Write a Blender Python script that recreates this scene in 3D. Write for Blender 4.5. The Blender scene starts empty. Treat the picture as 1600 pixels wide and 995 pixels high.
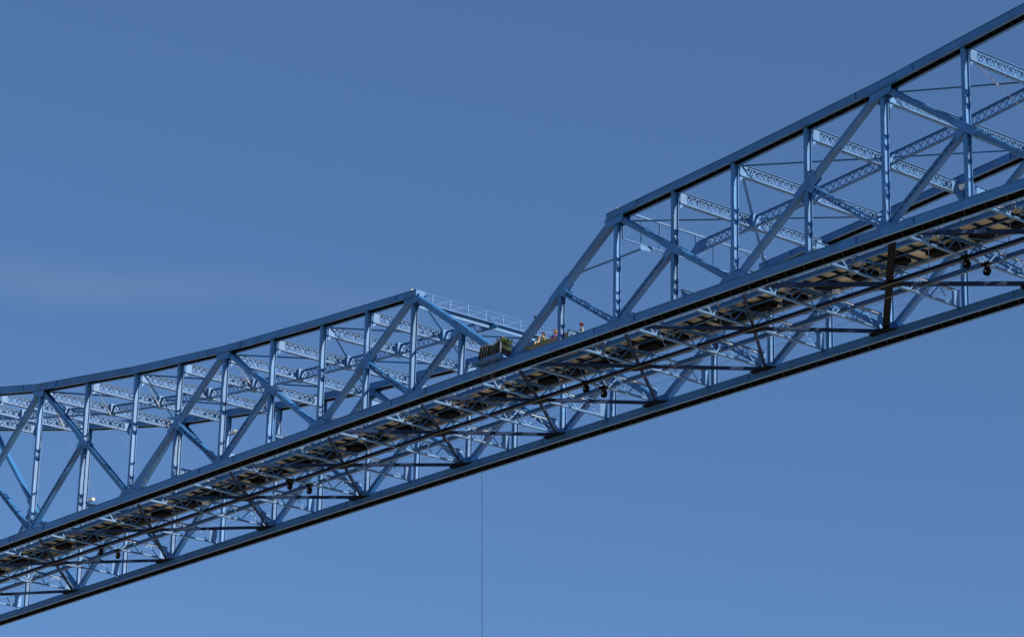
import bpy, math, random
from mathutils import Vector, Matrix
random.seed(7)
scene = bpy.context.scene
C = scene.collection
Z0 = 54.2                       # bridge datum (top of the bottom chord at mid span) above the ground
# ------------------------------------------------------------------ camera
PITCH, ROLL, YAW = 0.32905709, 0.02273144, -0.88338963
fw = Vector((math.sin(YAW)*math.cos(PITCH), math.cos(YAW)*math.cos(PITCH), math.sin(PITCH)))
r0 = Vector((math.cos(YAW), -math.sin(YAW), 0)); u0 = r0.cross(fw)
rt = r0*math.cos(ROLL) + u0*math.sin(ROLL); up = -r0*math.sin(ROLL) + u0*math.cos(ROLL)
cd = bpy.data.cameras.new('camera'); cam = bpy.data.objects.new('camera', cd); C.objects.link(cam)
cd.sensor_width = 36.0; cd.lens = 4467.709/1600*36; cd.clip_start = 0.5; cd.clip_end = 6000
m = Matrix.Identity(4)
for i in range(3):
    m[i][0], m[i][1], m[i][2] = rt[i], up[i], -fw[i]
m[0][3], m[1][3], m[2][3] = 125.0291, -102.0332, -52.4927 + Z0
cam.matrix_world = m
scene.camera = cam
# ------------------------------------------------------------------ light
SUN_AZ, SUN_EL = math.radians(12), math.radians(30)     # azimuth from +x (along the bridge, to the right) towards +y
world = bpy.data.worlds.new('World'); scene.world = world; world.use_nodes = True
nt = world.node_tree; nt.nodes.clear()
sky = nt.nodes.new('ShaderNodeTexSky'); sky.sky_type = 'NISHITA'; sky.sun_disc = False
sky.sun_elevation = SUN_EL; sky.sun_rotation = math.pi/2 - SUN_AZ
sky.air_density = 0.62; sky.dust_density = 0.1; sky.ozone_density = 4.0; sky.altitude = 0
bg = nt.nodes.new('ShaderNodeBackground'); bg.inputs['Strength'].default_value = 0.095
out = nt.nodes.new('ShaderNodeOutputWorld')
tc = nt.nodes.new('ShaderNodeTexCoord')
mp = nt.nodes.new('ShaderNodeMapping'); mp.inputs['Scale'].default_value = (2.2, 2.2, 30.0); mp.inputs['Rotation'].default_value = (0.0, 0.05, 0.3)
nz = nt.nodes.new('ShaderNodeTexNoise'); nz.inputs['Scale'].default_value = 1.6; nz.inputs['Detail'].default_value = 5; nz.inputs['Roughness'].default_value = 0.5
rp = nt.nodes.new('ShaderNodeValToRGB'); rp.color_ramp.elements[0].position = 0.5; rp.color_ramp.elements[1].position = 0.85
rp.color_ramp.elements[0].color = (0.38, 0.38, 0.38, 1); rp.color_ramp.elements[1].color = (0.46, 0.46, 0.46, 1)   # thin even veil of high haze
mx = nt.nodes.new('ShaderNodeMixRGB'); mx.inputs['Color2'].default_value = (0.84, 1.47, 3.0, 1)
nt.links.new(tc.outputs['Generated'], mp.inputs['Vector']); nt.links.new(mp.outputs['Vector'], nz.inputs['Vector'])
nt.links.new(nz.outputs['Fac'], rp.inputs['Fac']); nt.links.new(rp.outputs['Color'], mx.inputs['Fac'])

def mth(op, a, b=None):
    n = nt.nodes.new('ShaderNodeMath'); n.operation = op
    for k, v in enumerate((a, b)):
        if v is None: continue
        if isinstance(v, (int, float)): n.inputs[k].default_value = v
        else: nt.links.new(v, n.inputs[k])
    return n.outputs[0]
sp = nt.nodes.new('ShaderNodeSeparateXYZ'); nt.links.new(tc.outputs['Generated'], sp.inputs[0])
nz2 = nt.nodes.new('ShaderNodeTexNoise'); nz2.inputs['Scale'].default_value = 16; nz2.inputs['Detail'].default_value = 6; nt.links.new(tc.outputs['Generated'], nz2.inputs['Vector'])
zz = mth('ADD', sp.outputs['Z'], mth('MULTIPLY', mth('SUBTRACT', nz2.outputs['Fac'], 0.5), 0.018))
bd = mth('DIVIDE', mth('SUBTRACT', zz, 0.3285), 0.0062)
bd = mth('POWER', 2.718, mth('MULTIPLY', mth('MULTIPLY', bd, bd), -1.0))      # one long thin cirrus streak low in the sky
mr = nt.nodes.new('ShaderNodeMapRange'); mr.interpolation_type = 'SMOOTHSTEP'; mr.inputs['From Min'].default_value = -0.715; mr.inputs['From Max'].default_value = -0.82
nt.links.new(sp.outputs['X'], mr.inputs['Value'])
st = mth('MULTIPLY', mth('MULTIPLY', bd, mr.outputs[0]), mth('MULTIPLY', nz2.outputs['Fac'], 0.27))
mx0 = nt.nodes.new('ShaderNodeMixRGB'); mx0.inputs['Color2'].default_value = (3.7, 3.7, 4.0, 1); nt.links.new(st, mx0.inputs['Fac']); nt.links.new(sky.outputs['Color'], mx0.inputs['Color1'])
nt.links.new(mx0.outputs['Color'], mx.inputs['Color1']); 
wb = nt.nodes.new('ShaderNodeMixRGB'); wb.blend_type = 'MULTIPLY'; wb.inputs['Fac'].default_value = 1.0; wb.inputs['Color2'].default_value = (0.86, 1.01, 1.07, 1)   # the photograph's cool white balance
nt.links.new(mx.outputs['Color'], wb.inputs['Color1']); nt.links.new(wb.outputs['Color'], bg.inputs['Color']); nt.links.new(bg.outputs['Background'], out.inputs['Surface'])
sd = bpy.data.lights.new('sun', 'SUN'); sd.energy = 5.0; sd.angle = math.radians(0.5); sd.color = (1.0, 0.93, 0.76)
sun = bpy.data.objects.new('sun', sd); C.objects.link(sun); sun.location = (60, -40, 120)
sdir = Vector((math.cos(SUN_AZ)*math.cos(SUN_EL), math.sin(SUN_AZ)*math.cos(SUN_EL), math.sin(SUN_EL)))
sun.rotation_euler = (-sdir).to_track_quat('-Z', 'Y').to_euler()
vs = scene.view_settings; vs.view_transform = 'Standard'; vs.look = 'None'; vs.exposure = 0.4; vs.gamma = 1.0; vs.use_curve_mapping = False
scene.render.resolution_x = 1024; scene.render.resolution_y = 636
# ------------------------------------------------------------------ materials
def mat(name, col, rough=0.5, var=0.15, scale=3.0, dirt=None, dirt_amt=0.0, metal=0.0, rnd=0.0, stretch=(1, 1, 1), spec=0.5, bump=0.0):
    m = bpy.data.materials.new(name); m.use_nodes = True; n = m.node_tree.nodes; L = m.node_tree.links
    b = n['Principled BSDF']; b.inputs['Roughness'].default_value = rough; b.inputs['Metallic'].default_value = metal
    b.inputs['Specular IOR Level'].default_value = spec
    t = n.new('ShaderNodeTexCoord'); mp = n.new('ShaderNodeMapping'); mp.inputs['Scale'].default_value = stretch
    L.new(t.outputs['Object'], mp.inputs['Vector'])
    z = n.new('ShaderNodeTexNoise'); z.inputs['Scale'].default_value = scale; z.inputs['Detail'].default_value = 5
    L.new(mp.outputs['Vector'], z.inputs['Vector'])
    r = n.new('ShaderNodeValToRGB'); r.color_ramp.elements[0].position = 0.3; r.color_ramp.elements[1].position = 0.7
    r.color_ramp.elements[0].color = (*[c*(1-var) for c in col], 1); r.color_ramp.elements[1].color = (*[min(1, c*(1+var)) for c in col], 1)
    L.new(z.outputs['Fac'], r.inputs['Fac']); last = r.outputs['Color']
    if dirt:
        z2 = n.new('ShaderNodeTexNoise'); z2.inputs['Scale'].default_value = scale*0.35; z2.inputs['Detail'].default_value = 9; z2.inputs['Roughness'].default_value = 0.7
        L.new(mp.outputs['Vector'], z2.inputs['Vector'])
        r2 = n.new('ShaderNodeValToRGB'); r2.color_ramp.elements[0].position = 0.56; r2.color_ramp.elements[1].position = 0.72
        r2.color_ramp.elements[0].color = (0, 0, 0, 1); r2.color_ramp.elements[1].color = (dirt_amt,)*3 + (1,)
        L.new(z2.outputs['Fac'], r2.inputs['Fac'])
        x = n.new('ShaderNodeMixRGB'); x.inputs['Color2'].default_value = (*dirt, 1)
        L.new(r2.outputs['Color'], x.inputs['Fac']); L.new(last, x.inputs['Color1']); last = x.outputs['Color']
    if rnd:
        oi = n.new('ShaderNodeObjectInfo'); mr = n.new('ShaderNodeMapRange'); mr.inputs['To Min'].default_value = 1-rnd; mr.inputs['To Max'].default_value = 1+rnd*0.4
        L.new(oi.outputs['Random'], mr.inputs['Value'])
        hs = n.new('ShaderNodeHueSaturation'); L.new(mr.outputs['Result'], hs.inputs['Value']); L.new(last, hs.inputs['Color']); last = hs.outputs['Color']
    L.new(last, b.inputs['Base Color'])
    if bump:
        bp = n.new('ShaderNodeBump'); bp.inputs['Strength'].default_value = bump; bp.inputs['Distance'].default_value = 0.02
        L.new(z.outputs['Fac'], bp.inputs['Height']); L.new(bp.outputs['Normal'], b.inputs['Normal'])
    return m
M = {}
M['blue'] = mat('blue_bridge_paint', (0.022, 0.140, 0.365), 0.5, 0.18, 0.9, (0.07, 0.05, 0.045), 0.42, rnd=0.2, spec=1.0)
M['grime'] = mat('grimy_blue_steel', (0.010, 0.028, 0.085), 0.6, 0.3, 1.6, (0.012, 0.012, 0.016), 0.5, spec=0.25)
M['dark'] = mat('greasy_black_steel', (0.006, 0.006, 0.008), 0.7, 0.3, 3.0, spec=0.05)  # greasy black on pulleys; painted-in shade inside the chord troughs
M['wood'] = mat('weathered_deck_timber', (0.70, 0.585, 0.42), 0.8, 0.22, 1.5, (0.16, 0.12, 0.09), 0.7, rnd=0.5, stretch=(0.35, 4, 4))
M['galv'] = mat('galvanised_pipe', (0.5, 0.52, 0.53), 0.4, 0.1, 4, metal=0.3)
M['cable'] = mat('steel_cable', (0.25, 0.24, 0.24), 0.5, 0.1, 6)
M['rope'] = mat('grey_pink_rope', (0.16, 0.12, 0.135), 0.9, 0.2, 8)
M['tarp'] = mat('dark_green_tarpaulin', (0.010, 0.022, 0.009), 0.85, 0.35, 5, bump=0.5)
M['lime'] = mat('lime_green_net', (0.075, 0.105, 0.02), 0.8, 0.4, 9, bump=0.5)
M['red'] = mat('dark_red_panel', (0.03, 0.008, 0.010), 0.6, 0.2, 5)
M['lampglass'] = mat('cream_lamp_glass', (0.72, 0.68, 0.55), 0.25, 0.05, 3)
M['skin'] = mat('skin', (0.55, 0.33, 0.24), 0.6, 0.08, 6)
M['greywood'] = mat('grey_scaffold_board', (0.20, 0.185, 0.16), 0.85, 0.2, 2.0, rnd=0.3, stretch=(0.4, 4, 4))
M['ground'] = mat('dry_quay_ground', (0.35, 0.32, 0.265), 0.95, 0.12, 0.05)  # pale tone chosen to throw light up onto the undersides
for nm, c in dict(purple=(0.16, 0.09, 0.24), hivis=(0.65, 0.62, 0.10), denim=(0.05, 0.07, 0.13), black=(0.02, 0.02, 0.024), khaki=(0.30, 0.26, 0.17), redhelm=(0.16, 0.03, 0.04), white=(0.72, 0.72, 0.70), brown=(0.10, 0.06, 0.035), blond=(0.40, 0.29, 0.15), greycloth=(0.2, 0.21, 0.24)).items():
    M[nm] = mat(nm + '_cloth', c, 0.85, 0.12, 7)
# ------------------------------------------------------------------ helpers
def obj(name, verts, faces, material, parent=None, smooth=False):
    me = bpy.data.meshes.new(name); me.from_pydata([tuple(v) for v in verts], [], faces); me.update()
    me.materials.append(M[material] if isinstance(material, str) else material)
    if smooth:
        for p in me.polygons: p.use_smooth = True
    o = bpy.data.objects.new(name, me); C.objects.link(o)
    if parent is not None: o.parent = parent; o.matrix_parent_inverse = Matrix.Identity(4)
    return o
def tag(o, label, cat, group=None):
    o['label'] = label; o['category'] = cat
    if group: o['group'] = group
    return o
def empty(name, loc):
    o = bpy.data.objects.new(name, None); C.objects.link(o); o.location = loc; o.empty_display_size = 0.3; return o
class MB:
    """collects boxes, plates and tubes of one part"""
    def __init__(s): s.v = []; s.f = []
    def hexa(s, P):
        k = len(s.v); s.v += P
        for q in ((0, 3, 2, 1), (4, 5, 6, 7), (0, 1, 5, 4), (1, 2, 6, 5), (2, 3, 7, 6), (3, 0, 4, 7)): s.f.append(tuple(k+j for j in q))
        return s
    def bar(s, p, q, a0, a1, b0, b1, side=(0, 1, 0)):
        """box from p to q; cross-section a along `side`, b along the perpendicular (upward)"""
        p = Vector(p); q = Vector(q); t = (q-p).normalized(); sd = Vector(side); sd = (sd - t*sd.dot(t)).normalized(); n = sd.cross(t)
        if n.z < -1e-6 or (abs(n.z) < 1e-6 and n.x < 0): n = -n
        P = [p+sd*a+n*b for a, b in ((a0, b0), (a1, b0), (a1, b1), (a0, b1))] + [q+sd*a+n*b for a, b in ((a0, b0), (a1, b0), (a1, b1), (a0, b1))]
        return s.hexa(P)
    def box(s, x0, x1, y0, y1, z0, z1):
        return s.hexa([Vector(c) for c in ((x0, y0, z0), (x1, y0, z0), (x1, y1, z0), (x0, y1, z0), (x0, y0, z1), (x1, y0, z1), (x1, y1, z1), (x0, y1, z1))])
    def cham(s, p, q, a, b, c, side=(0, 1, 0)):
        """chamfered box section a x b (full widths)"""
        p = Vector(p); q = Vector(q); t = (q-p).normalized(); sd = Vector(side); sd = (sd - t*sd.dot(t)).normalized(); n = sd.cross(t)
        ring = [(-a/2+c, -b/2), (a/2-c, -b/2), (a/2, -b/2+c), (a/2, b/2-c), (a/2-c, b/2), (-a/2+c, b/2), (-a/2, b/2-c), (-a/2, -b/2+c)]
        k = len(s.v)
        for w in (p, q): s.v += [w+sd*x+n*y for x, y in ring]
        for j in range(8): s.f.append((k+j, k+(j+1) % 8, k+8+(j+1) % 8, k+8+j))
        s.f.append(tuple(k+j for j in range(7, -1, -1))); s.f.append(tuple(k+8+j for j in range(8)))
        return s
    def poly(s, pts, d):
        """flat polygon thickened by vector d"""
        n = len(pts); k = len(s.v); d = Vector(d); s.v += [Vector(p) for p in pts] + [Vector(p)+d for p in pts]
        s.f.append(tuple(k+j for j in range(n-1, -1, -1))); s.f.append(tuple(k+n+j for j in range(n)))
        for j in range(n): s.f.append((k+j, k+(j+1) % n, k+n+(j+1) % n, k+n+j))
        return s
    def tube(s, pts, r, n=6):
        k = len(s.v); pts = [Vector(p) for p in pts]
        for i, p in enumerate(pts):
            t = (pts[min(i+1, len(pts)-1)]-pts[max(i-1, 0)]).normalized(); a = t.orthogonal().normalized(); b = t.cross(a)
            if i == 0: ra = a
            else: a = (ra - t*ra.dot(t)).normalized(); b = t.cross(a); ra = a
            rr = r[i] if isinstance(r, (list, tuple)) else r
            s.v += [p+a*math.cos(2*math.pi*j/n)*rr+b*math.sin(2*math.pi*j/n)*rr for j in range(n)]
        for i in range(len(pts)-1):
            for j in range(n): s.f.append((k+i*n+j, k+i*n+(j+1) % n, k+(i+1)*n+(j+1) % n, k+(i+1)*n+j))
        s.f.append(tuple(k+j for j in range(n-1, -1, -1))); s.f.append(tuple(k+(len(pts)-1)*n+j for j in range(n)))
        return s
    def lace(s, a0, a1, b0, b1, n, w, th, nrm, double=False):
        """zigzag lacing bars between edge a (a0-a1) and edge b (b0-b1); flat bars w wide, th thick along nrm"""
        a0, a1, b0, b1 = map(Vector, (a0, a1, b0, b1)); nrm = Vector(nrm)
        for ph in ((0, 1) if double else (0,)):
            for j in range(n):
                A, B = (a0.lerp(a1, j/n), b0.lerp(b1, (j+1)/n)) if (j+ph) % 2 == 0 else (b0.lerp(b1, j/n), a0.lerp(a1, (j+1)/n))
                off = nrm*(th*1.2*ph)
                s.bar(A+off, B+off, -th/2, th/2, -w/2, w/2, side=nrm)
        return s
    def build(s, name, material, parent=None, smooth=False): return obj(name, s.v, s.f, material, parent, smooth)
# ------------------------------------------------------------------ pale sheet over the river, added to bounce light up (unseen, below)
k = 4000
g = obj('ground', [(-k, -k, 0), (k, -k, 0), (k, k, 0), (-k, k, 0)], [(0, 1, 2, 3)], 'ground'); g['kind'] = 'structure'
# ------------------------------------------------------------------ bridge geometry
FT = 0.3048
SF = [0, 15.25, 31.2, 47.1, 63, 81.5, 99.95, 118.4, 136.8, 158.6, 180.6, 202.8, 224.9, 251.2, 277.5]
W = 12.356                                   # centre to centre of the two trusses
YN, YF = 0.525, 0.525 + W; YM = (YN+YF)/2    # truss planes
I0, I1 = -14, 10
def sx(i): return (SF[i] if i >= 0 else -SF[-i])*FT
def cb(x): return -0.598e-4*x*x
HT = {2: 6.83, 4: 7.42, 6: 8.27, 8: 9.5, 10: 11.35, 12: 14.0, 14: 17.6}
def htop(i):                                  # top of the top chord above the datum
    a = abs(i)
    return HT[a] if a in HT else (HT[a-1]+HT[a+1])/2
def dch(i): return 0.40 + 0.016*max(0, abs(i)-2)   # depth of the top chord
def B(i, y, z=0.0): x = sx(i); return Vector((x, y, cb(x)+z))
def T(i, y, z=0.0): x = sx(i); return Vector((x, y, cb(x)+htop(i)+z))
bridge = empty('bridge', (0, YM, Z0))
tag(bridge, 'blue painted steel truss bridge span with two lattice trusses crossing the clear sky', 'bridge')
_build = MB.build
def part(mb, name, material='blue', parent=None, smooth=False):
    par = bridge if parent is None else parent
    o = _build(mb, name, material, par, smooth)
    if par is bridge: o.location = (0, -YM, 0)     # part meshes are written in bridge coordinates, origin at the near corner
    return o
MAIN_B = lambda i: i % 4 == 0
MAIN_T = lambda i: i % 4 == 2
# ---- chords
BW, BD = 1.05, 0.50           # bottom chord width / depth
TW = 0.75
def chord(i, j, P, dep0, dep1, wid, yc, name, nb):
    """trough-shaped chord piece from node i to node j: top plate, two webs, lips, battens below"""
    p, q = P(i), P(j); h = wid/2
    mb = MB()
    t = (q-p).normalized(); n = Vector((-t.z, 0, t.x))
    Y = Vector((0, 1, 0))
    def prism(y0, y1, f):      # f(dep) -> (n0,n1)
        (a0, a1), (b0, b1) = f(dep0), f(dep1)
        mb.hexa([p+Y*y0+n*a0, p+Y*y1+n*a0, p+Y*y1+n*a1, p+Y*y0+n*a1, q+Y*y0+n*b0, q+Y*y1+n*b0, q+Y*y1+n*b1, q+Y*y0+n*b1])
    prism(-h-0.05, h+0.05, lambda d: (-0.028, 0.0))
    prism(-h, -h+0.025, lambda d: (-d, -0.030)); prism(h-0.025, h, lambda d: (-d, -0.030))
    o = part(mb, name)
    mb = MB()
    prism(-h-0.035, -h-0.003, lambda d: (-d, -d+0.10)); prism(h+0.003, h+0.035, lambda d: (-d, -d+0.10))
    prism(-h+0.027, -h+0.15, lambda d: (-d, -d+0.02)); prism(h-0.15, h-0.027, lambda d: (-d, -d+0.02))
    part(mb, 'flange_angle', 'blue', o)
    mb = MB()
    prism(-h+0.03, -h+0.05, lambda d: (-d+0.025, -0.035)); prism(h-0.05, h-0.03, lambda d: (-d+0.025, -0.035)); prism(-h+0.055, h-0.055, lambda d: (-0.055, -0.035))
    part(mb, 'inner_plate', 'dark', o)  # near-black lining added so the trough's shade is in the colour
    mb = MB(); Ls = (q-p).length; e_ = h-0.03
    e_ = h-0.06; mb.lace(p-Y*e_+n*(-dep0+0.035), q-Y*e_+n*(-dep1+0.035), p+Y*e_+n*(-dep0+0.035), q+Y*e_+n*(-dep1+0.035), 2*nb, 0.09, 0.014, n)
    part(mb, 'lacing', 'dark', o)  # coloured near-black too, as part of the painted trough shade
    # riveted splice cover standing proud of both faces
    f0 = 0.16 if i % 4 else 0.8; a = p.lerp(q, f0); d = dep0+(dep1-dep0)*f0; L = 0.55
    for s_ in (-1, 1):
        mb = MB(); y0, y1 = (-h-0.05, -h-0.036) if s_ < 0 else (h+0.036, h+0.05)
        mb.hexa([a-t*L+Y*y0+n*(-d+.01), a-t*L+Y*y1+n*(-d+.01), a-t*L+Y*y1+n*(-.035), a-t*L+Y*y0+n*(-.035), a+t*L+Y*y0+n*(-d+.01), a+t*L+Y*y1+n*(-d+.01), a+t*L+Y*y1+n*(-.035), a+t*L+Y*y0+n*(-.035)])
        part(mb, 'splice_plate', 'blue', o)
    return o
for yc in (YN, YF):
    for i in range(I0, I1, 2):
        chord(i, i+2, lambda k_: B(k_, yc), BD, BD, BW, yc, 'bottom_chord', max(7, int((sx(i+2)-sx(i))/1.3)))
        if i >= 2 or i+2 <= -2:
            chord(i, i+2, lambda k_: T(k_, yc), dch(i), dch(i+2), TW, yc, 'top_chord', max(7, int((sx(i+2)-sx(i))/1.1)))
    # stub ends of the top chords over the gap
    for i in (-2, 2):
        a = T(i, yc); b = T(i+ (2 if i > 0 else -2), yc); t = (a-b).normalized()
        mb = MB(); mb.bar(a+t*0.001, a+t*0.62, -TW/2-0.04, TW/2+0.04, -0.02, 0.0); mb.bar(a+t*0.001, a+t*0.6, -TW/2, TW/2, -dch(i), -0.024)
        part(mb, 'chord_end')
# ---- truss members
def hpost(i, yc, p, q):
    mb = MB(); b, d = 0.26, 0.36
    X = (1, 0, 0)
    mb.bar(p, q, -b/2, b/2, -d/2, -d/2+0.03, side=X); mb.bar(p, q, -b/2, b/2, d/2-0.03, d/2, side=X)
    mb.bar(p, q, -0.015, 0.015, -d/2+0.031, d/2-0.031, side=X)
    return part(mb, 'vertical_post')
def laced(p, q, name='sub_strut', wid=0.34, dep=0.34, pitch=0.42, plate=0.025):
    mb = MB(); Y = (0, 1, 0); e = wid/2
    for s_ in (-1, 1):
        n0, n1 = (-e, -e+plate) if s_ < 0 else (e-plate, e)
        mb.bar(p, q, -dep/2+0.02, dep/2-0.02, n0, n1)
        m0, m1 = (-e, -e+0.10) if s_ < 0 else (e-0.10, e)
        mb.bar(p, q, -dep/2, -dep/2+0.018, m0, m1); mb.bar(p, q, dep/2-0.018, dep/2, m0, m1)
    o = part(mb, name)
    p = Vector(p); q = Vector(q); t = (q-p).normalized(); n = Vector((0, 1, 0)).cross(t); n = n if n.z > 0 else -n
    L = (q-p).length; k_ = max(4, int(L/pitch))
    for y in (-dep/2-0.008, dep/2+0.008):
        mb = MB(); Yv = Vector((0, y, 0))
        mb.lace(p+n*(e-0.05)+Yv, q+n*(e-0.05)+Yv, p-n*(e-0.05)+Yv, q-n*(e-0.05)+Yv, k_, 0.055, 0.012, (0, 1, 0))
        part(mb, 'lacing', 'blue', o)
    return o
def boxmember(p, q, name, a=0.44, b=0.36):
    return part(MB().cham(p, q, a, b, 0.07), name)
def hdiag(p, q, name='diagonal_brace'):
    mb = MB(); d, w = 0.42, 0.30
    mb.bar(p, q, -d/2, -d/2+0.03, -w/2, w/2); mb.bar(p, q, d/2-0.03, d/2, -w/2, w/2); mb.bar(p, q, -d/2+0.031, d/2-0.031, -0.012, 0.012)
    return part(mb, name)
def gus(pts, yc, name='gusset_plate', half=0.25):
    mb = MB()
    for s_ in (-1, 1): mb.poly([(x, yc+s_*half-0.01, z) for x, z in pts], (0, 0.02, 0))
    return part(mb, name)
for yc in (YN, YF):
    for i in range(I0, I1+1):
        x = sx(i)
        if abs(i) >= 2:
            zt = htop(i) - dch(i) - (0.0)
            hpost(i, yc, B(i, yc, 0.003), B(i, yc, zt))
        elif i != 0:
            hpost(i, yc, B(i, yc, 0.003), B(i, yc, 3.05))
    # main diagonals: bottom nodes at multiples of four, top nodes half way
    for i in range(I0, I1+1):
        if not MAIN_B(i): continue
        for s_ in (-1, 1):
            j = i+2*s_
            if j < I0 or j > I1: continue
            p = B(i, yc, 0.10); q = T(j, yc, -dch(j)*0.6)
            mid = (p+q)/2
            if abs(i) == 0: boxmember(p, q, 'end_post', 0.50, 0.44)
            elif {abs(i), abs(j)} == {8, 10}: hdiag(p, q)
            else: boxmember(p, q, 'diagonal_brace')
            # sub-strut from the middle of the diagonal down to the bottom chord under the top node
            e = B(j, yc, 0.10); k_ = (i+j)//2; md = p.lerp(q, (sx(k_)-sx(i))/(sx(j)-sx(i)))
            d_ = (e-md).normalized()
            laced(md+d_*0.25, e-d_*0.12)
            # gusset where diagonal, post and strut meet
            t = (q-p).normalized(); n = Vector((-t.z, 0, t.x)); c = md
            pts = []
            for dt, dn in ((-0.95, -0.22), (0.8, -0.22), (0.95, 0.22), (-0.95, 0.22)):
                v = c+t*dt+n*dn; pts.append((v.x, v.z))
            w = c+d_*0.75; v = d_.cross(Vector((0, 1, 0))); a_ = w+v*0.2; b_ = w-v*0.2
            gus(pts, yc); gus([((c+v*0.28).x, (c+v*0.28).z), (a_.x, a_.z), (b_.x, b_.z), ((c-v*0.28).x, (c-v*0.28).z)], yc, half=0.23)
    for i in range(I0, I1+1):
        if MAIN_B(i):
            x, z = sx(i), cb(sx(i)); gus([(x-1.05, z+0.003), (x+1.05, z+0.003), (x+0.62, z+0.52), (x-0.62, z+0.52)], yc, half=0.27)
        elif abs(i) % 4 == 2:
            x, z = sx(i), cb(sx(i)); gus([(x-0.6, z+0.003), (x+0.6, z+0.003), (x+0.35, z+0.33), (x-0.35, z+0.33)], yc, half=0.27)
            zt = T(i, yc).z-dch(i); sl = (htop(abs(i)+2)-htop(abs(i)))/(SF[min(14, abs(i)+2)]-SF[abs(i)])/FT if abs(i) < 14 and abs(i)+2 <= 14 else 0.2
            if abs(i) < 14:
                sg = 1 if i > 0 else -1
                l, r = -0.85, 0.85
                gus([(x+l, zt+sg*sl*l+0.12), (x+r, zt+sg*sl*r+0.12), (x+r*0.8, zt+sg*sl*r-0.42), (x+l*0.8, zt+sg*sl*l-0.42)], yc, half=0.28)
# ---- top cross girders, centre lattice girder, wind bracing
def cross_girder(i, z0, z1, P, pitch, double, fl=0.085, bar=0.05, endw=0.48, name='cross_girder', x0=0.0, bot=0.085):
    p, q = P(i, YN+0.40), P(i, YF-0.40); mb = MB(); X = (1, 0, 0)
    U = Vector((0, 0, 1))
    for zz, f in ((z0, bot), (z1, fl)):
        s_ = 1 if zz == z0 else -1
        mb.bar(p+U*zz, q+U*zz, -0.11, 0.11, 0 if s_ > 0 else -0.022, 0.022 if s_ > 0 else 0, side=X)
        mb.bar(p+U*(zz+s_*0.023), q+U*(zz+s_*0.023), -0.03, -0.006, 0 if s_ > 0 else -f, f if s_ > 0 else 0, side=X)
        mb.bar(p+U*(zz+s_*0.023), q+U*(zz+s_*0.023), 0.006, 0.03, 0 if s_ > 0 else -f, f if s_ > 0 else 0, side=X)
    o = part(mb, name)
    L = (q-p).length; n = int(L/pitch); n += n % 2
    mb = MB(); mb.lace(p+U*(z1-0.07), q+U*(z1-0.07), p+U*(z0+0.07), q+U*(z0+0.07), n, bar, 0.012, X, double)
    part(mb, 'lacing', 'blue', o)
    if double:
        D = Vector((-0.20, 0, 0)); mb = MB(); mb.lace(p+D+U*(z1-0.07), q+D+U*(z1-0.07), p+D+U*(z0+0.07), q+D+U*(z0+0.07), n//2+(n//2) % 2, 0.06, 0.012, X, True)
        mb.bar(p+D+U*z1, q+D+U*z1, -0.03, 0.03, -0.10, -0.023, side=X); mb.bar(p+D+U*z0, q+D+U*z0, -0.03, 0.03, 0.023, 0.10, side=X)
        part(mb, 'rear_lacing', 'blue', o)
    for a, s_ in ((p, 1), (q, -1)):
        mb = MB(); mb.poly([a+Vector((0.036, s_*0.0, z0+0.024)), a+Vector((0.036, s_*endw, z0+0.024)), a+Vector((0.036, s_*endw, z1-0.024)), a+Vector((0.036, 0, z1-0.024))], (0.014, 0, 0))
        mb.poly([a+Vector((0.02, -s_*0.02, z0-0.32)), a+Vector((0.02, s_*0.30, z0-0.004)), a+Vector((0.02, -s_*0.02, z0-0.004))], (0.014, 0, 0))
        part(mb, 'end_plate', 'blue', o)
    return o
G0, G1 = -1.02, -0.30
for i in range(I0, I1+1):
    if abs(i) < 3: continue
    cross_girder(i, G0, G1, lambda k_, y: T(k_, y), 0.46, True, bar=0.042)
    # centre box
    c = T(i, YM); mb = MB()
    mb.box(c.x-0.30, c.x+0.30, YM-0.30, YM+0.30, c.z+G0-0.06, c.z+G1+0.05)
    part(mb, 'centre_gusset')
for i in range(I0, I1):
    if -3 < i < 2: continue
    if i+1 > -3 and i < 0: continue
    if i < 2 and i >= 0: continue
def center_lattice(i, j):
    p = T(i, YM); q = T(j, YM); t = (q-p).normalized(); p = p+t*0.31; q = q-t*0.31; mb = MB(); U = Vector((0, 0, 1))
    for zz, s_ in ((G0+0.04, 1), (G1-0.03, -1)):
        mb.bar(p+U*zz, q+U*zz, -0.10, 0.10, -0.012, 0.012); mb.bar(p+U*(zz+s_*0.013), q+U*(zz+s_*0.013), -0.03, 0.03, 0 if s_ > 0 else -0.09, 0.09 if s_ > 0 else 0)
    o = part(mb, 'lattice_girder'); L = (q-p).length; n = int(L/0.52); n += n % 2
    part(MB().lace(p+U*(G1-0.1), q+U*(G1-0.1), p+U*(G0+0.1), q+U*(G0+0.1), n, 0.06, 0.014, (0, 1, 0), True), 'lacing', 'blue', o)
for i in range(I0, I1):
    if i >= 2 or i+1 <= -2: center_lattice(i, i+1)
def brace(p, q, w=0.16, d=0.10, name='wind_brace'):
    p = Vector(p); q = Vector(q); mb = MB(); sd = (q-p).cross(Vector((0, 0, 1))).normalized()
    mb.bar(p, q, -w/2, w/2, -0.008, 0.008, side=sd); mb.bar(p, q, -0.008, 0.008, -d, -0.009, side=sd)
    return part(mb, name)
for i in range(I0, I1, 2):
    if -2 <= i < 2: continue
    c = T(i+1, YM, G1-0.1)
    for k_, y in ((i, YN+0.42), (i+2, YN+0.42), (i, YF-0.42), (i+2, YF-0.42)):
        a = T(k_, y, G1-0.1); d_ = (c-a).normalized(); brace(a, c-d_*0.42)
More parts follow.
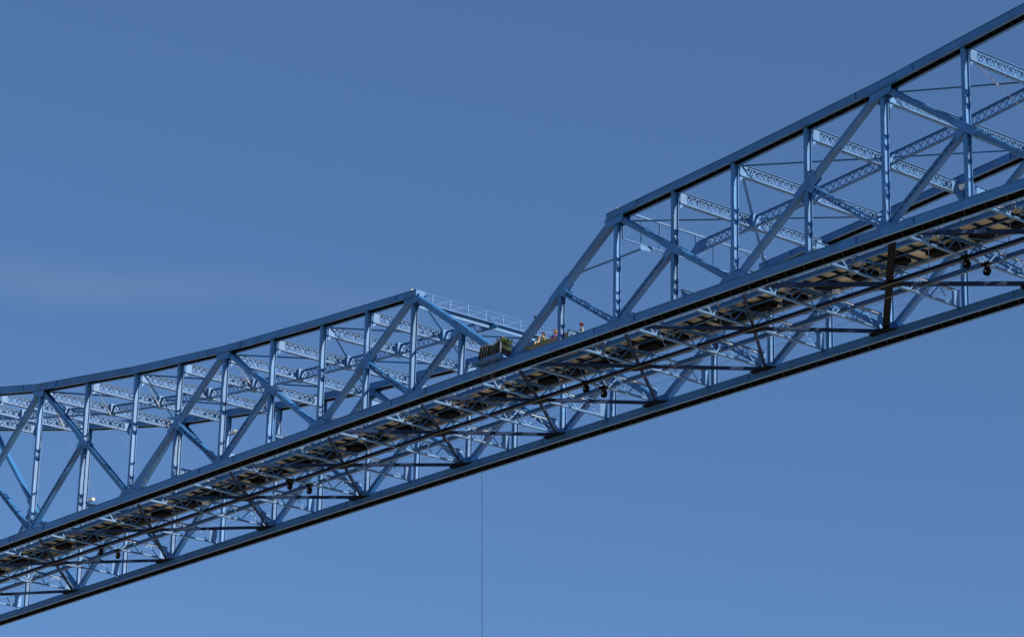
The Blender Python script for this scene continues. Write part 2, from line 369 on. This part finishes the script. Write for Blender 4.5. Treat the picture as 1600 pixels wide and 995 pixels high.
# ---- portal frames over the gap at mid span
for i in (-2, 2):
    sg = 1 if i > 0 else -1
    zt, zb = (7.08-htop(2), 5.36-htop(2)) if i > 0 else (-0.58, -0.85)
    p, q = T(i, YN+0.4), T(i, YF-0.4); U = Vector((0, 0, 1)); X = (1, 0, 0)
    if i > 0:
        mb = MB(); mb.bar(p+U*zt, q+U*zt, -0.06, 0.06, -0.09, 0.0, side=X); fr = part(mb, 'portal_girder')
        mb = MB(); mb.bar(p+U*zb, q+U*zb, -0.05, 0.05, -0.05, 0.0, side=X); part(mb, 'bottom_rail', 'blue', fr)
        n = 8
        for k_ in range(n+1):
            a = p.lerp(q, k_/n); mb = MB(); mb.box(a.x-0.05, a.x+0.05, a.y-0.012, a.y+0.012, a.z+zb+0.003, a.z+zt-0.092); part(mb, 'upright', 'blue', fr)
            if k_ < n and k_ % 2 == 0:
                b = p.lerp(q, (k_+1)/n); mb = MB(); mb.bar(a+U*(zb+0.02), b+U*(zt-0.11), -0.045, 0.045, -0.012, 0.012, side=X); part(mb, 'brace_bar', 'blue', fr)
    else:
        # narrow catwalk across the end with a light handrail
        mb = MB(); mb.box(p.x-0.55, p.x+0.20, p.y, q.y, p.z+zt-0.05, p.z+zt); fr = part(mb, 'catwalk')
        mb = MB(); mb.box(p.x-0.15, p.x-0.05, p.y, q.y, p.z+zt-0.35, p.z+zt-0.053); part(mb, 'bearer', 'blue', fr)
        for hz in (0.36, 0.66):
            mb = MB(); mb.tube([p+U*(zt+hz)+Vector((0.16, 0, 0)), q+U*(zt+hz)+Vector((0.16, 0, 0))], 0.022, 6); part(mb, 'handrail', 'blue', fr)
            mb = MB(); mb.tube([p+U*(zt+hz)+Vector((-0.5, 0, 0)), q+U*(zt+hz)+Vector((-0.5, 0, 0))], 0.018, 6); part(mb, 'handrail', 'blue', fr)
        for k_ in range(8):
            a = p.lerp(q, (k_+0.6)/8); mb = MB(); mb.box(a.x+0.14, a.x+0.18, a.y-0.03, a.y+0.03, a.z+zt+0.002, a.z+zt+0.64); part(mb, 'handrail_post', 'blue', fr)
            if k_ < 7:
                b = p.lerp(q, (k_+1.6)/8); mb = MB(); mb.bar(a+Vector((0.16, 0.05, zt+0.02)), b+Vector((0.16, -0.05, zt+0.62)), -0.02, 0.02, -0.008, 0.008, side=X); part(mb, 'brace_bar', 'blue', fr)
                mb = MB(); mb.bar(a+Vector((-0.5, 0, zt+0.02)), b+Vector((-0.5, 0, zt+0.62)), -0.02, 0.02, -0.008, 0.008, side=X); part(mb, 'brace_bar', 'blue', fr)
    # triangular plate ending the centre lattice girder
    c = T(i, YM); s2 = sg
    mb = MB(); mb.poly([(c.x, YM-0.05, c.z+zt-0.07), (c.x+s2*1.5, YM-0.05, T(i+s2, YM).z+G1-0.75), (c.x+s2*0.30, YM-0.05, c.z+G0-0.25), (c.x, YM-0.05, c.z+zb)], (0, 0.10, 0)) if False else mb.poly([(c.x+s2*0.12, YM-0.04, c.z+G1), (c.x+s2*0.95, YM-0.04, c.z+G1+0.05), (c.x+s2*0.9, YM-0.04, c.z+G0+0.05), (c.x-s2*0.75, YM-0.04, c.z+G0-0.05)], (0, 0.08, 0))
    part(mb, 'gusset_plate')
    # struts in the plane of the sloping end posts
    for yc, s_ in ((YN, 1), (YF, -1)):
        top = T(i, yc+s_*2.4, zb); f0 = 0.62; e = B(0, yc, 0.10).lerp(T(i, yc, -dch(i)*0.6), f0)+Vector((0, s_*0.22, 0))
        mb = MB(); mb.bar(top, e, -0.09, 0.09, -0.06, 0.06, side=X); part(mb, 'portal_strut')
        mb = MB(); mb.poly([top+Vector((0, -0.65, 0.0)), top+Vector((0, 0.65, 0.0)), top+Vector((0, 0.1*s_, -0.3)), top+Vector((0, -0.6*s_, -0.35))], (0.02*sg, 0, 0)); part(mb, 'gusset_plate')
# ---- floor: cross girders, stringers, lateral bracing
for i in range(I0, I1+1):
    cross_girder(i, 0.02, 1.0, lambda k_, y: B(k_, y+ (0.12 if y < YM else -0.12)), 0.78, False, bar=0.085, endw=0.62, fl=0.12, bot=0.10, name='floor_girder')
def stringer(i, j, y, zb, zt, w, name, mt='blue'):
    p, q = B(i, y), B(j, y); t = (q-p).normalized(); p = p+t*0.12; q = q-t*0.12; U = Vector((0, 0, 1)); mb = MB()
    mb.bar(p+U*zb, q+U*zb, -w/2, w/2, 0, 0.025); mb.bar(p+U*zt, q+U*zt, -w/2, w/2, -0.025, 0); mb.bar(p+U*zb, q+U*zb, -0.012, 0.012, 0.026, zt-zb-0.026)
    return part(mb, name, mt)
for i in range(I0, I1):
    for y in (3.96, 2*YM-3.96): stringer(i, i+1, y, 0.55, 0.81, 0.18, 'rail_girder')
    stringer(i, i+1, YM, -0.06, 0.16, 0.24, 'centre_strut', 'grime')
    for y in (4.9, 7.78): stringer(i, i+1, y, 1.02, 1.20, 0.12, 'edge_stringer')
for i in range(I0, I1, 2):
    c = B(i+1, YM, 0.02)
    big = 1.5 if abs(i+1) >= 5 and i > 0 else 1.0
    for k_, y in ((i, YN+0.45), (i+2, YN+0.45), (i, YF-0.45), (i+2, YF-0.45)):
        a = B(k_, y, 0.0); d_ = (c-a).normalized(); sd = d_.cross(Vector((0, 0, 1))).normalized(); mb = MB()
        thick = i == 4 and ((k_ == 6 and y < YM) or (k_ == 4 and y > YM))
        w = 0.38 if thick else 0.15*big
        mb.bar(a, c-d_*0.15, -w/2, -w/2+0.02, -0.10, 0.10, side=sd); mb.bar(a, c-d_*0.15, w/2-0.02, w/2, -0.10, 0.10, side=sd); mb.bar(a, c-d_*0.15, -w/2+0.021, w/2-0.021, -0.01, 0.01, side=sd)
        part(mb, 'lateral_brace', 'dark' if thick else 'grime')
    mb = MB(); mb.poly([(c.x-0.75, YM-0.2, c.z-0.115), (c.x-0.3, YM-0.42, c.z-0.115), (c.x+0.3, YM-0.42, c.z-0.115), (c.x+0.75, YM-0.2, c.z-0.115), (c.x+0.75, YM+0.2, c.z-0.115), (c.x+0.3, YM+0.42, c.z-0.115), (c.x-0.3, YM+0.42, c.z-0.115), (c.x-0.75, YM+0.2, c.z-0.115)], (0, 0, 0.015)); part(mb, 'lateral_gusset', 'dark')
for i in range(I0, I1+1, 2):
    for y, s_ in ((YN, 1), (YF, -1)):
        c = B(i, y+s_*0.30, -0.125); mb = MB()
        mb.poly([(c.x-1.1, c.y, c.z), (c.x+1.1, c.y, c.z), (c.x+0.8, c.y+s_*0.75, c.z), (c.x-0.8, c.y+s_*0.75, c.z)][::s_], (0, 0, 0.015)); part(mb, 'lateral_gusset', 'dark')
# ---- timber deck on joists along the middle, dark service duct under it
Y0D, Y1D = 4.72, 7.95
NB = 10; bw = (Y1D-Y0D)/NB
_pl = {}
for i in range(I0, I1):
    a, b = B(i, 0), B(i+1, 0); L = b.x-a.x; n = 5 if L > 5.5 else 4
    for k_ in range(n):
        f0 = (k_+0.5)/n; x = a.x+L*f0; z = a.z+(b.z-a.z)*f0
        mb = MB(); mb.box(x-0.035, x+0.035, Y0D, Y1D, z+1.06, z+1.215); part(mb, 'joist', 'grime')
    key = round(L, 3)
    for k_ in range(NB):
        if (key) not in _pl:
            mb = MB(); mb.box(0.01, L-0.01, -bw/2+0.008, bw/2-0.008, 0, 0.05); me = bpy.data.meshes.new('deck_board'); me.from_pydata([tuple(v) for v in mb.v], [], mb.f); me.materials.append(M['wood']); _pl[key] = me
        o = bpy.data.objects.new('deck_board', _pl[key]); C.objects.link(o); o.parent = bridge
        o.location = (a.x, Y0D+(k_+0.5)*bw-YM, (a.z+b.z)/2+1.222+random.uniform(0, 0.012)); o.rotation_euler = (0, 0, random.uniform(-0.001, 0.001))
    for f0, f1 in ((0.10, 0.34), (0.52, 0.86)):
        y0 = 6.25+random.uniform(-0.2, 0.15); mb = MB(); dz = (a.z+b.z)/2
        mb.box(a.x+L*(f0+random.uniform(-.04, .04)), a.x+L*(f1+random.uniform(-.06, .06)), y0, y0+random.uniform(0.55, 0.95), dz+0.82, dz+1.05); part(mb, 'service_duct', 'dark')
    for y in (5.85, 7.35):
        stringer(i, i+1, y, 0.98, 1.055, 0.07, 'deck_bearer')
    # scaffold tubes slung beside the floor girder
    for k_, (dx, y0, y1, hz) in enumerate(((0.32, 1.9, 5.1, 0.82), (0.55, 2.3, 5.6, 0.70), (0.84, 1.8, 4.7, 0.86), (-0.4, 8.6, 11.4, 0.74))):
        mb = MB(); x = a.x-dx+random.uniform(-.06, .06); y0 += random.uniform(-.3, .3)
        mb.tube([(x, y0, a.z+hz), (x+random.uniform(-.1, .1), y1, a.z+hz+random.uniform(-.08, .08))], 0.032, 6); part(mb, 'scaffold_tube', 'galv', smooth=True)
    # thin tie rods under the deck
    for y0, y1 in ((3.96, YM), (2*YM-3.96, YM)):
        mb = MB(); mb.tube([(a.x+0.2, y0, a.z+0.60), ((a.x+b.x)/2, y1, (a.z+b.z)/2+0.17)], 0.022, 5); part(mb, 'tie_rod')
        mb = MB(); mb.tube([(b.x-0.2, y0, b.z+0.60), ((a.x+b.x)/2+0.05, y1, (a.z+b.z)/2+0.17)], 0.022, 5); part(mb, 'tie_rod')
    for y in (3.96, 2*YM-3.96):
        mb = MB(); x = a.x+L*0.5; mb.box(x-0.03, x+0.03, y-0.025, y+0.025, (a.z+b.z)/2+0.815, (a.z+b.z)/2+1.0); part(mb, 'hanger')
    for y in (5.62, 7.6):
        mb = MB(); mb.tube([(a.x, y, a.z+1.0), (b.x, y, b.z+1.0)], 0.045, 6); part(mb, 'pipe', 'dark' if y < 6 else 'galv', smooth=True)
    # deck handrail
    for y in (4.80, 7.87):
        mb = MB()
        for hz in (1.75, 2.3): mb.tube([(a.x, y, a.z+hz), (b.x, y, b.z+hz)], 0.022, 5)
        for k_ in range(3):
            f0 = (k_+0.5)/3; x = a.x+L*f0; mb.box(x-0.025, x+0.025, y-0.02, y+0.02, a.z+1.28, a.z+2.32)
        part(mb, 'deck_handrail')
    # wire along the far truss
    for y, hz in ((11.7, 0.95), (11.7, 1.45)):
        mb = MB(); mb.tube([(a.x, y, a.z+hz), ((a.x+b.x)/2, y, (a.z+b.z)/2+hz-0.05), (b.x, y, b.z+hz)], 0.012, 4); part(mb, 'safety_wire', 'cable')
# ------------------------------------------------------------------ things on the bridge
def w(v): return Vector(v)+Vector((0, 0, Z0))
def thing(name, loc, label, cat, group=None):
    o = empty(name, w(loc)); tag(o, label, cat, group); return o
# pulleys for the haulage cable
def pulley(x, y, label):
    t = thing('cable_pulley', (x, y, cb(x)), label, 'pulley', 'haulage cable pulleys under the deck')
    mb = MB(); n = 20; r = 0.24
    mb.tube([(0, -0.07, -0.5), (0, -0.05, -0.5), (0, -0.02, -0.5), (0, 0.02, -0.5), (0, 0.05, -0.5), (0, 0.07, -0.5)], [r, r, r*0.86, r*0.86, r, r], n); mb.build('wheel', 'dark', t)
    mb = MB(); mb.tube([(0, -0.16, -0.5), (0, 0.16, -0.5)], 0.05, 10); mb.build('axle', 'cable', t)
    for s_ in (-1, 1):
        mb = MB(); mb.box(-0.06, 0.06, s_*0.12-0.015, s_*0.12+0.015, -0.58, 0.02); mb.build('bracket', 'dark', t)
    mb = MB(); mb.box(-0.30, 0.22, -0.16, 0.16, -0.14, -0.012); mb.build('mounting_block', 'dark', t)
for i, a, b in ((-10, 6.4, 7.9), (-6, 6.1, 7.75), (0, 6.3, 7.75), (6, 6.3, 7.9)):
    where = {-10: 'near the left edge of the picture', -6: 'below the left cantilever', 0: 'below the mid-span gap', 6: 'near the right edge of the picture'}[i]
    pulley(sx(i)+0.3, a, 'black cable pulley, the near one of the pair ' + where)
    pulley(sx(i)+0.3, b, 'black cable pulley, the far one of the pair ' + where)
for y, lab in ((6.3, 'dark haulage cable running along the underside through the near row of pulleys'), (7.8, 'dark haulage cable running along the underside through the far row of pulleys')):
    pts = []
    for i in range(I0, I1+1): pts.append(w((sx(i), y, cb(sx(i))-0.22)))
    mb = MB(); mb.tube(pts, 0.02, 5); o = mb.build('haulage_cable', 'cable'); tag(o, lab, 'cable', 'haulage cables')
# flood lights
def flood(loc, rz, label):
    t = thing('floodlight', loc, label, 'floodlight', 'floodlights on the bridge'); t.rotation_euler = (0, 0, rz)
    mb = MB(); mb.box(-0.22, 0.22, -0.14, 0.14, -0.1, 0.1); h = mb.build('housing', 'white', t)
    mb = MB(); mb.box(0.222, 0.24, -0.12, 0.12, -0.09, 0.09); mb.build('lens', 'lampglass', h)
    mb = MB(); mb.bar((-0.6, 0, -0.14), (0.05, 0, -0.14), -0.03, 0.03, -0.03, 0.03); mb.build('bracket', 'blue', t)
flood((sx(-6)+0.72, 1.0, 2.15), 0.2, 'small pale floodlight behind the two struts meeting low in the middle of the left span')
flood((sx(-9)+0.72, 1.0, 0.95), 0.2, 'small pale floodlight low on the near truss at the far left')
flood((sx(-1)+0.72, 0.95, 0.85), 0.2, 'small white floodlight beside the green covered crate')
flood((sx(7)-0.75, 1.0, 1.1), 3.3, 'floodlight behind the near post at the far right')
flood((21.4, 6.2, 0.30), 0.3, 'cream bulkhead lamp under the deck in the right half')
flood((22.0, 4.45, 1.0), 0.3, 'cream bulkhead lamp under the near edge of the deck in the right half')
flood((-40.6, 6.2, 0.30), 0.3, 'cream bulkhead lamp under the deck in the left half')
def beacon(loc, label):
    t = thing('warning_light', loc, label, 'warning light', 'warning lights on the chord ends')
    MB().tube([(0, 0, 0.004), (0, 0, 0.10)], 0.06, 8).build('stem', 'cable', t); MB().tube([(0, 0, 0.101), (0, 0, 0.16), (0, 0, 0.22)], [0.09, 0.10, 0.05], 10).build('globe', 'lampglass', t)
p = T(2, YN-0.1); beacon((p.x+0.15, p.y, p.z), 'small white warning light on top of the right chord end')
p = T(-2, YN-0.1); beacon((p.x-0.2, p.y, p.z), 'small white warning light on top of the left chord end')
# guy cables with turnbuckles
def guy(a, b, label, f0=0.16):
    a, b = Vector(a), Vector(b); t = thing('guy_cable', a, label, 'cable', 'guy cables with turnbuckles'); d = b-a
    MB().tube([(0, 0, 0), d*f0], 0.02, 6).build('rod', 'cable', t); MB().tube([d*f0, d*(f0+0.04), d*(f0+0.06), d*(f0+0.10)], [0.02, 0.05, 0.05, 0.02], 8).build('turnbuckle', 'galv', t)
    MB().tube([d*(f0+0.10), d], 0.012, 5).build('wire', 'cable', t)
for i, j, lab in ((7, 8, 'thin guy cable with turnbuckle below the top girder at the right edge'), (-6, -5, 'thin guy cable with turnbuckle right of the floodlit post in the left span'), (-8, -7, 'thin guy cable with turnbuckle in the second bay of the left span'), (-9, -8, 'thin guy cable with turnbuckle in the bay with the bright streaked diagonal'), (-10, -9, 'leftmost thin guy cable with turnbuckle')):
    guy(T(i, YN+0.95, -1.12), B(j, YN+1.5, 1.1), lab)
# ------------------------------------------------------------------ equipment crate, ropes
cr = thing('equipment_crate', (-0.6, 0.1, 0), 'dark green tarpaulin covered crate with lime netting perched on the near bottom chord', 'crate')
mb = MB(); mb.box(-1.75, 0.85, -0.62, 0.62, 0.10, 0.30)
for x in (-1.5, -0.4, 0.6): mb.box(x-0.06, x+0.06, -0.5, 0.5, 0.003, 0.098)
mb.build('base_frame', 'blue', cr)
mb = MB(); mb.box(-1.2, 1.0, -0.50, 0.50, 0.302, 0.52); mb.build('box', 'red', cr)
NXc, NYc = 22, 10; V = []; Fc = []
def tz(u, v): return 1.10+0.05*math.sin(u*9)+0.04*math.sin(v*7+u*5)+random.uniform(-0.02, 0.02)
for a in range(NXc+1):
    for b in range(NYc+1):
        u, v = a/NXc, b/NYc; x = -1.25+u*1.95; y = -0.56+v*1.12
        e = min(u, 1-u, v, 1-v)
        if b in (0, NYc) or a in (0, NXc): z = 0.45+random.uniform(-0.06, 0.05); x += (0.03 if a == NXc else -0.03 if a == 0 else 0)+random.uniform(-.02, .02); y += (0.03 if b == NYc else -0.03 if b == 0 else 0)+random.uniform(-.02, .02)
        else: z = tz(u, v)-0.05*(e < 0.12)
        V.append((x, y, z))
for a in range(NXc):
    for b in range(NYc): q = a*(NYc+1)+b; Fc.append((q, q+NYc+1, q+NYc+2, q+1))
obj('tarpaulin', V, Fc, 'tarp', cr)
V = []; Fc = []
for k_ in range(80):
    c_ = Vector((random.uniform(0.5, 1.05), random.uniform(-0.5, 0.5), random.uniform(1.02, 1.25))); r_ = random.uniform(0.05, 0.12); n = Vector((random.gauss(0, 1), random.gauss(0, 1), random.gauss(0, 1))).normalized(); a = n.orthogonal().normalized()*r_; b = n.cross(a)
    q = len(V); V += [c_+a, c_+b, c_-a, c_-b, c_+n*r_*0.4]; Fc += [(q, q+1, q+4), (q+1, q+2, q+4), (q+2, q+3, q+4), (q+3, q, q+4), (q+3, q+2, q+1, q)]
obj('netting', V, Fc, 'lime', cr)
mb = MB(); mb.box(0.80, 0.88, -0.53, -0.45, 0.305, 0.95); mb.build('corner_post', 'white', cr)
for k_, (x, zb_, lab) in enumerate(((-1.30, -0.9, 'leftmost of the thin ropes hanging over the chord below the green crate'), (-1.05, -1.25, 'second rope from the left hanging over the chord below the green crate'), (-0.82, -1.1, 'third rope from the left hanging over the chord below the green crate'), (-0.42, -1.3, 'third rope from the right hanging over the chord below the green crate'), (-0.22, -1.35, 'second rope from the right hanging over the chord below the green crate'), (-0.02, -1.45, 'rightmost of the thin ropes hanging over the chord below the green crate'))):
    pts = [w((x, -0.2, 1.12)), w((x, -0.52, 1.06)), w((x+0.02, -0.60, 0.6)), w((x+0.01, -0.62, 0.0)), w((x+0.05*math.sin(k_), -0.62, zb_))]
    o = MB().tube(pts, 0.014, 5).build('rope', 'rope'); tag(o, lab, 'rope', 'ropes hanging from the crate')
o = MB().tube([w((-1.75, -0.55, 0.26)), w((-1.25, -0.56, 0.22)), w((-1.20, -0.66, 0.0)), w((-0.92, -0.66, -6.8)), w((-0.48, -0.66, -17)), w((0.6, -0.66, -45))], 0.013, 5).build('abseil_rope', 'black'); tag(o, 'single very long thin rope hanging straight down from the bridge', 'rope')
# ------------------------------------------------------------------ people
def person(loc, rz, pose, skin, top, trousers, headgear, label, hg_mat):
    """one continuous skinned body; pose stand / crouch / lean; headgear and vest are children"""
    t = thing('person', loc, label, 'person'); t.rotation_euler = (0, 0, rz)
    if pose == 'crouch':
        hip = Vector((0, 0, 0.42)); chest = Vector((0.18, 0, 0.80)); neck = Vector((0.24, 0, 0.98)); head = Vector((0.27, 0, 1.14))
        kn = [Vector((0.36, s*0.14, 0.50)) for s in (-1, 1)]; ft = [Vector((0.10, s*0.13, 0.08)) for s in (-1, 1)]
        el = [Vector((0.34, s*0.30, 0.66)) for s in (-1, 1)]; ha = [Vector((0.52, s*0.16, 0.55)) for s in (-1, 1)]
    else:
        ln = 0.12 if pose == 'lean' else 0.02
        hip = Vector((0, 0, 0.93)); chest = Vector((ln*0.7, 0, 1.28)); neck = Vector((ln, 0, 1.47)); head = Vector((ln+0.03, 0, 1.63))
        kn = [Vector((0.03, s*0.10, 0.50)) for s in (-1, 1)]; ft = [Vector((0.0, s*0.11, 0.08)) for s in (-1, 1)]
        el = [Vector((0.05, s*0.27, 1.12)) for s in (-1, 1)]; ha = [Vector((0.27, s*0.22, 1.08)) for s in (-1, 1)]
    vs_, es, rs = [], [], []
    def add(p, r, par=None):
        vs_.append(tuple(p)); rs.append(r)
        if par is not None: es.append((par, len(vs_)-1))
        return len(vs_)-1
    h = add(hip, 0.15); wst = add(hip.lerp(chest, 0.45), 0.13, h); c = add(chest, 0.16, wst); sh = add(chest.lerp(neck, 0.6), 0.12, c); n = add(neck, 0.058, sh); ch = add(neck.lerp(head, 0.62)+Vector((0.02, 0, 0)), 0.075, n); hd = add(head, 0.092, ch); add(head+Vector((-0.01, 0, 0.08)), 0.075, hd)
    for k_, s in enumerate((-1, 1)):
        hp = add(hip+Vector((0, s*0.10, -0.04)), 0.105, h); kk = add(kn[k_], 0.07, hp); an = add(ft[k_], 0.045, kk); add(ft[k_]+Vector((0.17, 0, -0.04)), 0.04, an)
        so = add(chest.lerp(neck, 0.5)+Vector((0, s*0.19, 0)), 0.065, sh); e = add(el[k_], 0.048, so); wr = add(ha[k_], 0.034, e); pl = add(ha[k_]+(ha[k_]-el[k_]).normalized()*0.07, 0.04, wr)
        dr = (ha[k_]-el[k_]).normalized()
        for q in range(4): add(ha[k_]+dr*(0.15+0.012*(q in (1, 2)))+Vector((0, (q-1.5)*0.022, -0.02)), 0.009, pl)
        add(ha[k_]+dr*0.08+Vector((0, -s*0.06, 0.01)), 0.011, wr)
    me = bpy.data.meshes.new('body'); me.from_pydata(vs_, es, []); o = bpy.data.objects.new('body', me); C.objects.link(o); o.parent = t
    md = o.modifiers.new('Skin', 'SKIN'); md.use_smooth_shade = True
    for v, r in zip(me.skin_vertices[0].data, rs): v.radius = (r, r)
    me.skin_vertices[0].data[0].use_root = True
    o.modifiers.new('Subdivision', 'SUBSURF').levels = 1; o.modifiers['Subdivision'].render_levels = 1
    # cloth and skin by height on one body material
    m_ = bpy.data.materials.new('clothed_body'); m_.use_nodes = True; nn = m_.node_tree.nodes; L = m_.node_tree.links; bs = nn['Principled BSDF']; bs.inputs['Roughness'].default_value = 0.8
    tc_ = nn.new('ShaderNodeTexCoord'); sp = nn.new('ShaderNodeSeparateXYZ'); L.new(tc_.outputs['Object'], sp.inputs['Vector']); rr = nn.new('ShaderNodeValToRGB'); rr.color_ramp.interpolation = 'CONSTANT'
    mrg = nn.new('ShaderNodeMapRange'); mrg.inputs['From Max'].default_value = 2.0; L.new(sp.outputs['Z'], mrg.inputs['Value']); L.new(mrg.outputs['Result'], rr.inputs['Fac'])
    e = rr.color_ramp.elements; e[0].position = 0; e[0].color = (0.02, 0.02, 0.02, 1); e[1].position = 0.05; e[1].color = (*trousers, 1)
    a = e.new((hip.z+0.06)/2); a.color = (*top, 1); a = e.new((neck.z-0.02)/2); a.color = (*skin, 1)
    L.new(rr.outputs['Color'], bs.inputs['Base Color']); me.materials.append(m_)
    mb = MB()
    if headgear == 'helmet': mb.tube([head+Vector((-0.01, 0, 0.02)), head+Vector((-0.01, 0, 0.09)), head+Vector((-0.012, 0, 0.15)), head+Vector((-0.012, 0, 0.185))], [0.145, 0.138, 0.105, 0.04], 14); nm_ = 'helmet'
    else: mb.tube([head+Vector((-0.05, 0, -0.07)), head+Vector((-0.04, 0, 0.03)), head+Vector((-0.02, 0, 0.10)), head+Vector((-0.012, 0, 0.165))], [0.085, 0.115, 0.11, 0.04], 14); nm_ = 'hair'
    mb.build(nm_, hg_mat, t, True)
    # nose and ears
    mb = MB(); mb.tube([head+Vector((0.07, 0, 0.02)), head+Vector((0.115, 0, -0.03))], [0.012, 0.02], 6); mb.build('nose', 'skin', t)
    for s in (-1, 1): MB().tube([head+Vector((0, s*0.085, -0.01)), head+Vector((-0.01, s*0.11, 0.0))], [0.03, 0.022], 6).build('ear', 'skin', t)
    return t
SK = (0.5, 0.3, 0.22); DK = 1.065
for k_ in range(11):
    mb = MB(); y = 1.45+k_*0.29; mb.box(-1.7+random.uniform(-.1, .1), 4.6+random.uniform(-.1, .1), y, y+0.27, 1.006, 1.062); part(mb, 'platform_board', 'greywood')
person((2.05, 4.40, DK), math.radians(-120), 'stand', SK, (0.20, 0.21, 0.24), (0.05, 0.06, 0.1), 'helmet', 'person in grey top and red helmet standing alone right of the others', 'redhelm')
person((-0.1, 4.30, DK), math.radians(-60), 'lean', SK, (0.6, 0.58, 0.5), (0.04, 0.04, 0.05), 'hair', 'fair haired person in pale top beside the short post, leaning forward', 'blond')
person((0.25, 3.15, DK), math.radians(-100), 'crouch', SK, (0.40, 0.38, 0.12), (0.05, 0.07, 0.13), 'hair', 'crouching person in yellow vest with dark hair', 'black')
person((1.0, 3.3, DK), math.radians(-70), 'crouch', SK, (0.22, 0.10, 0.32), (0.03, 0.03, 0.04), 'hair', 'crouching person in purple top next to the yellow vest', 'brown')
person((-0.75, 3.3, DK), math.radians(-30), 'crouch', SK, (0.36, 0.31, 0.20), (0.05, 0.07, 0.13), 'hair', 'crouching person in khaki close behind the sloping end post', 'brown')
pt = T(-2, YM); 
person((pt.x-0.15, 10.45, pt.z-0.575), math.radians(-20), 'crouch', SK, (0.02, 0.02, 0.025), (0.02, 0.02, 0.03), 'helmet', 'person in dark clothes crouching on the catwalk at the end of the left top chord', 'black')
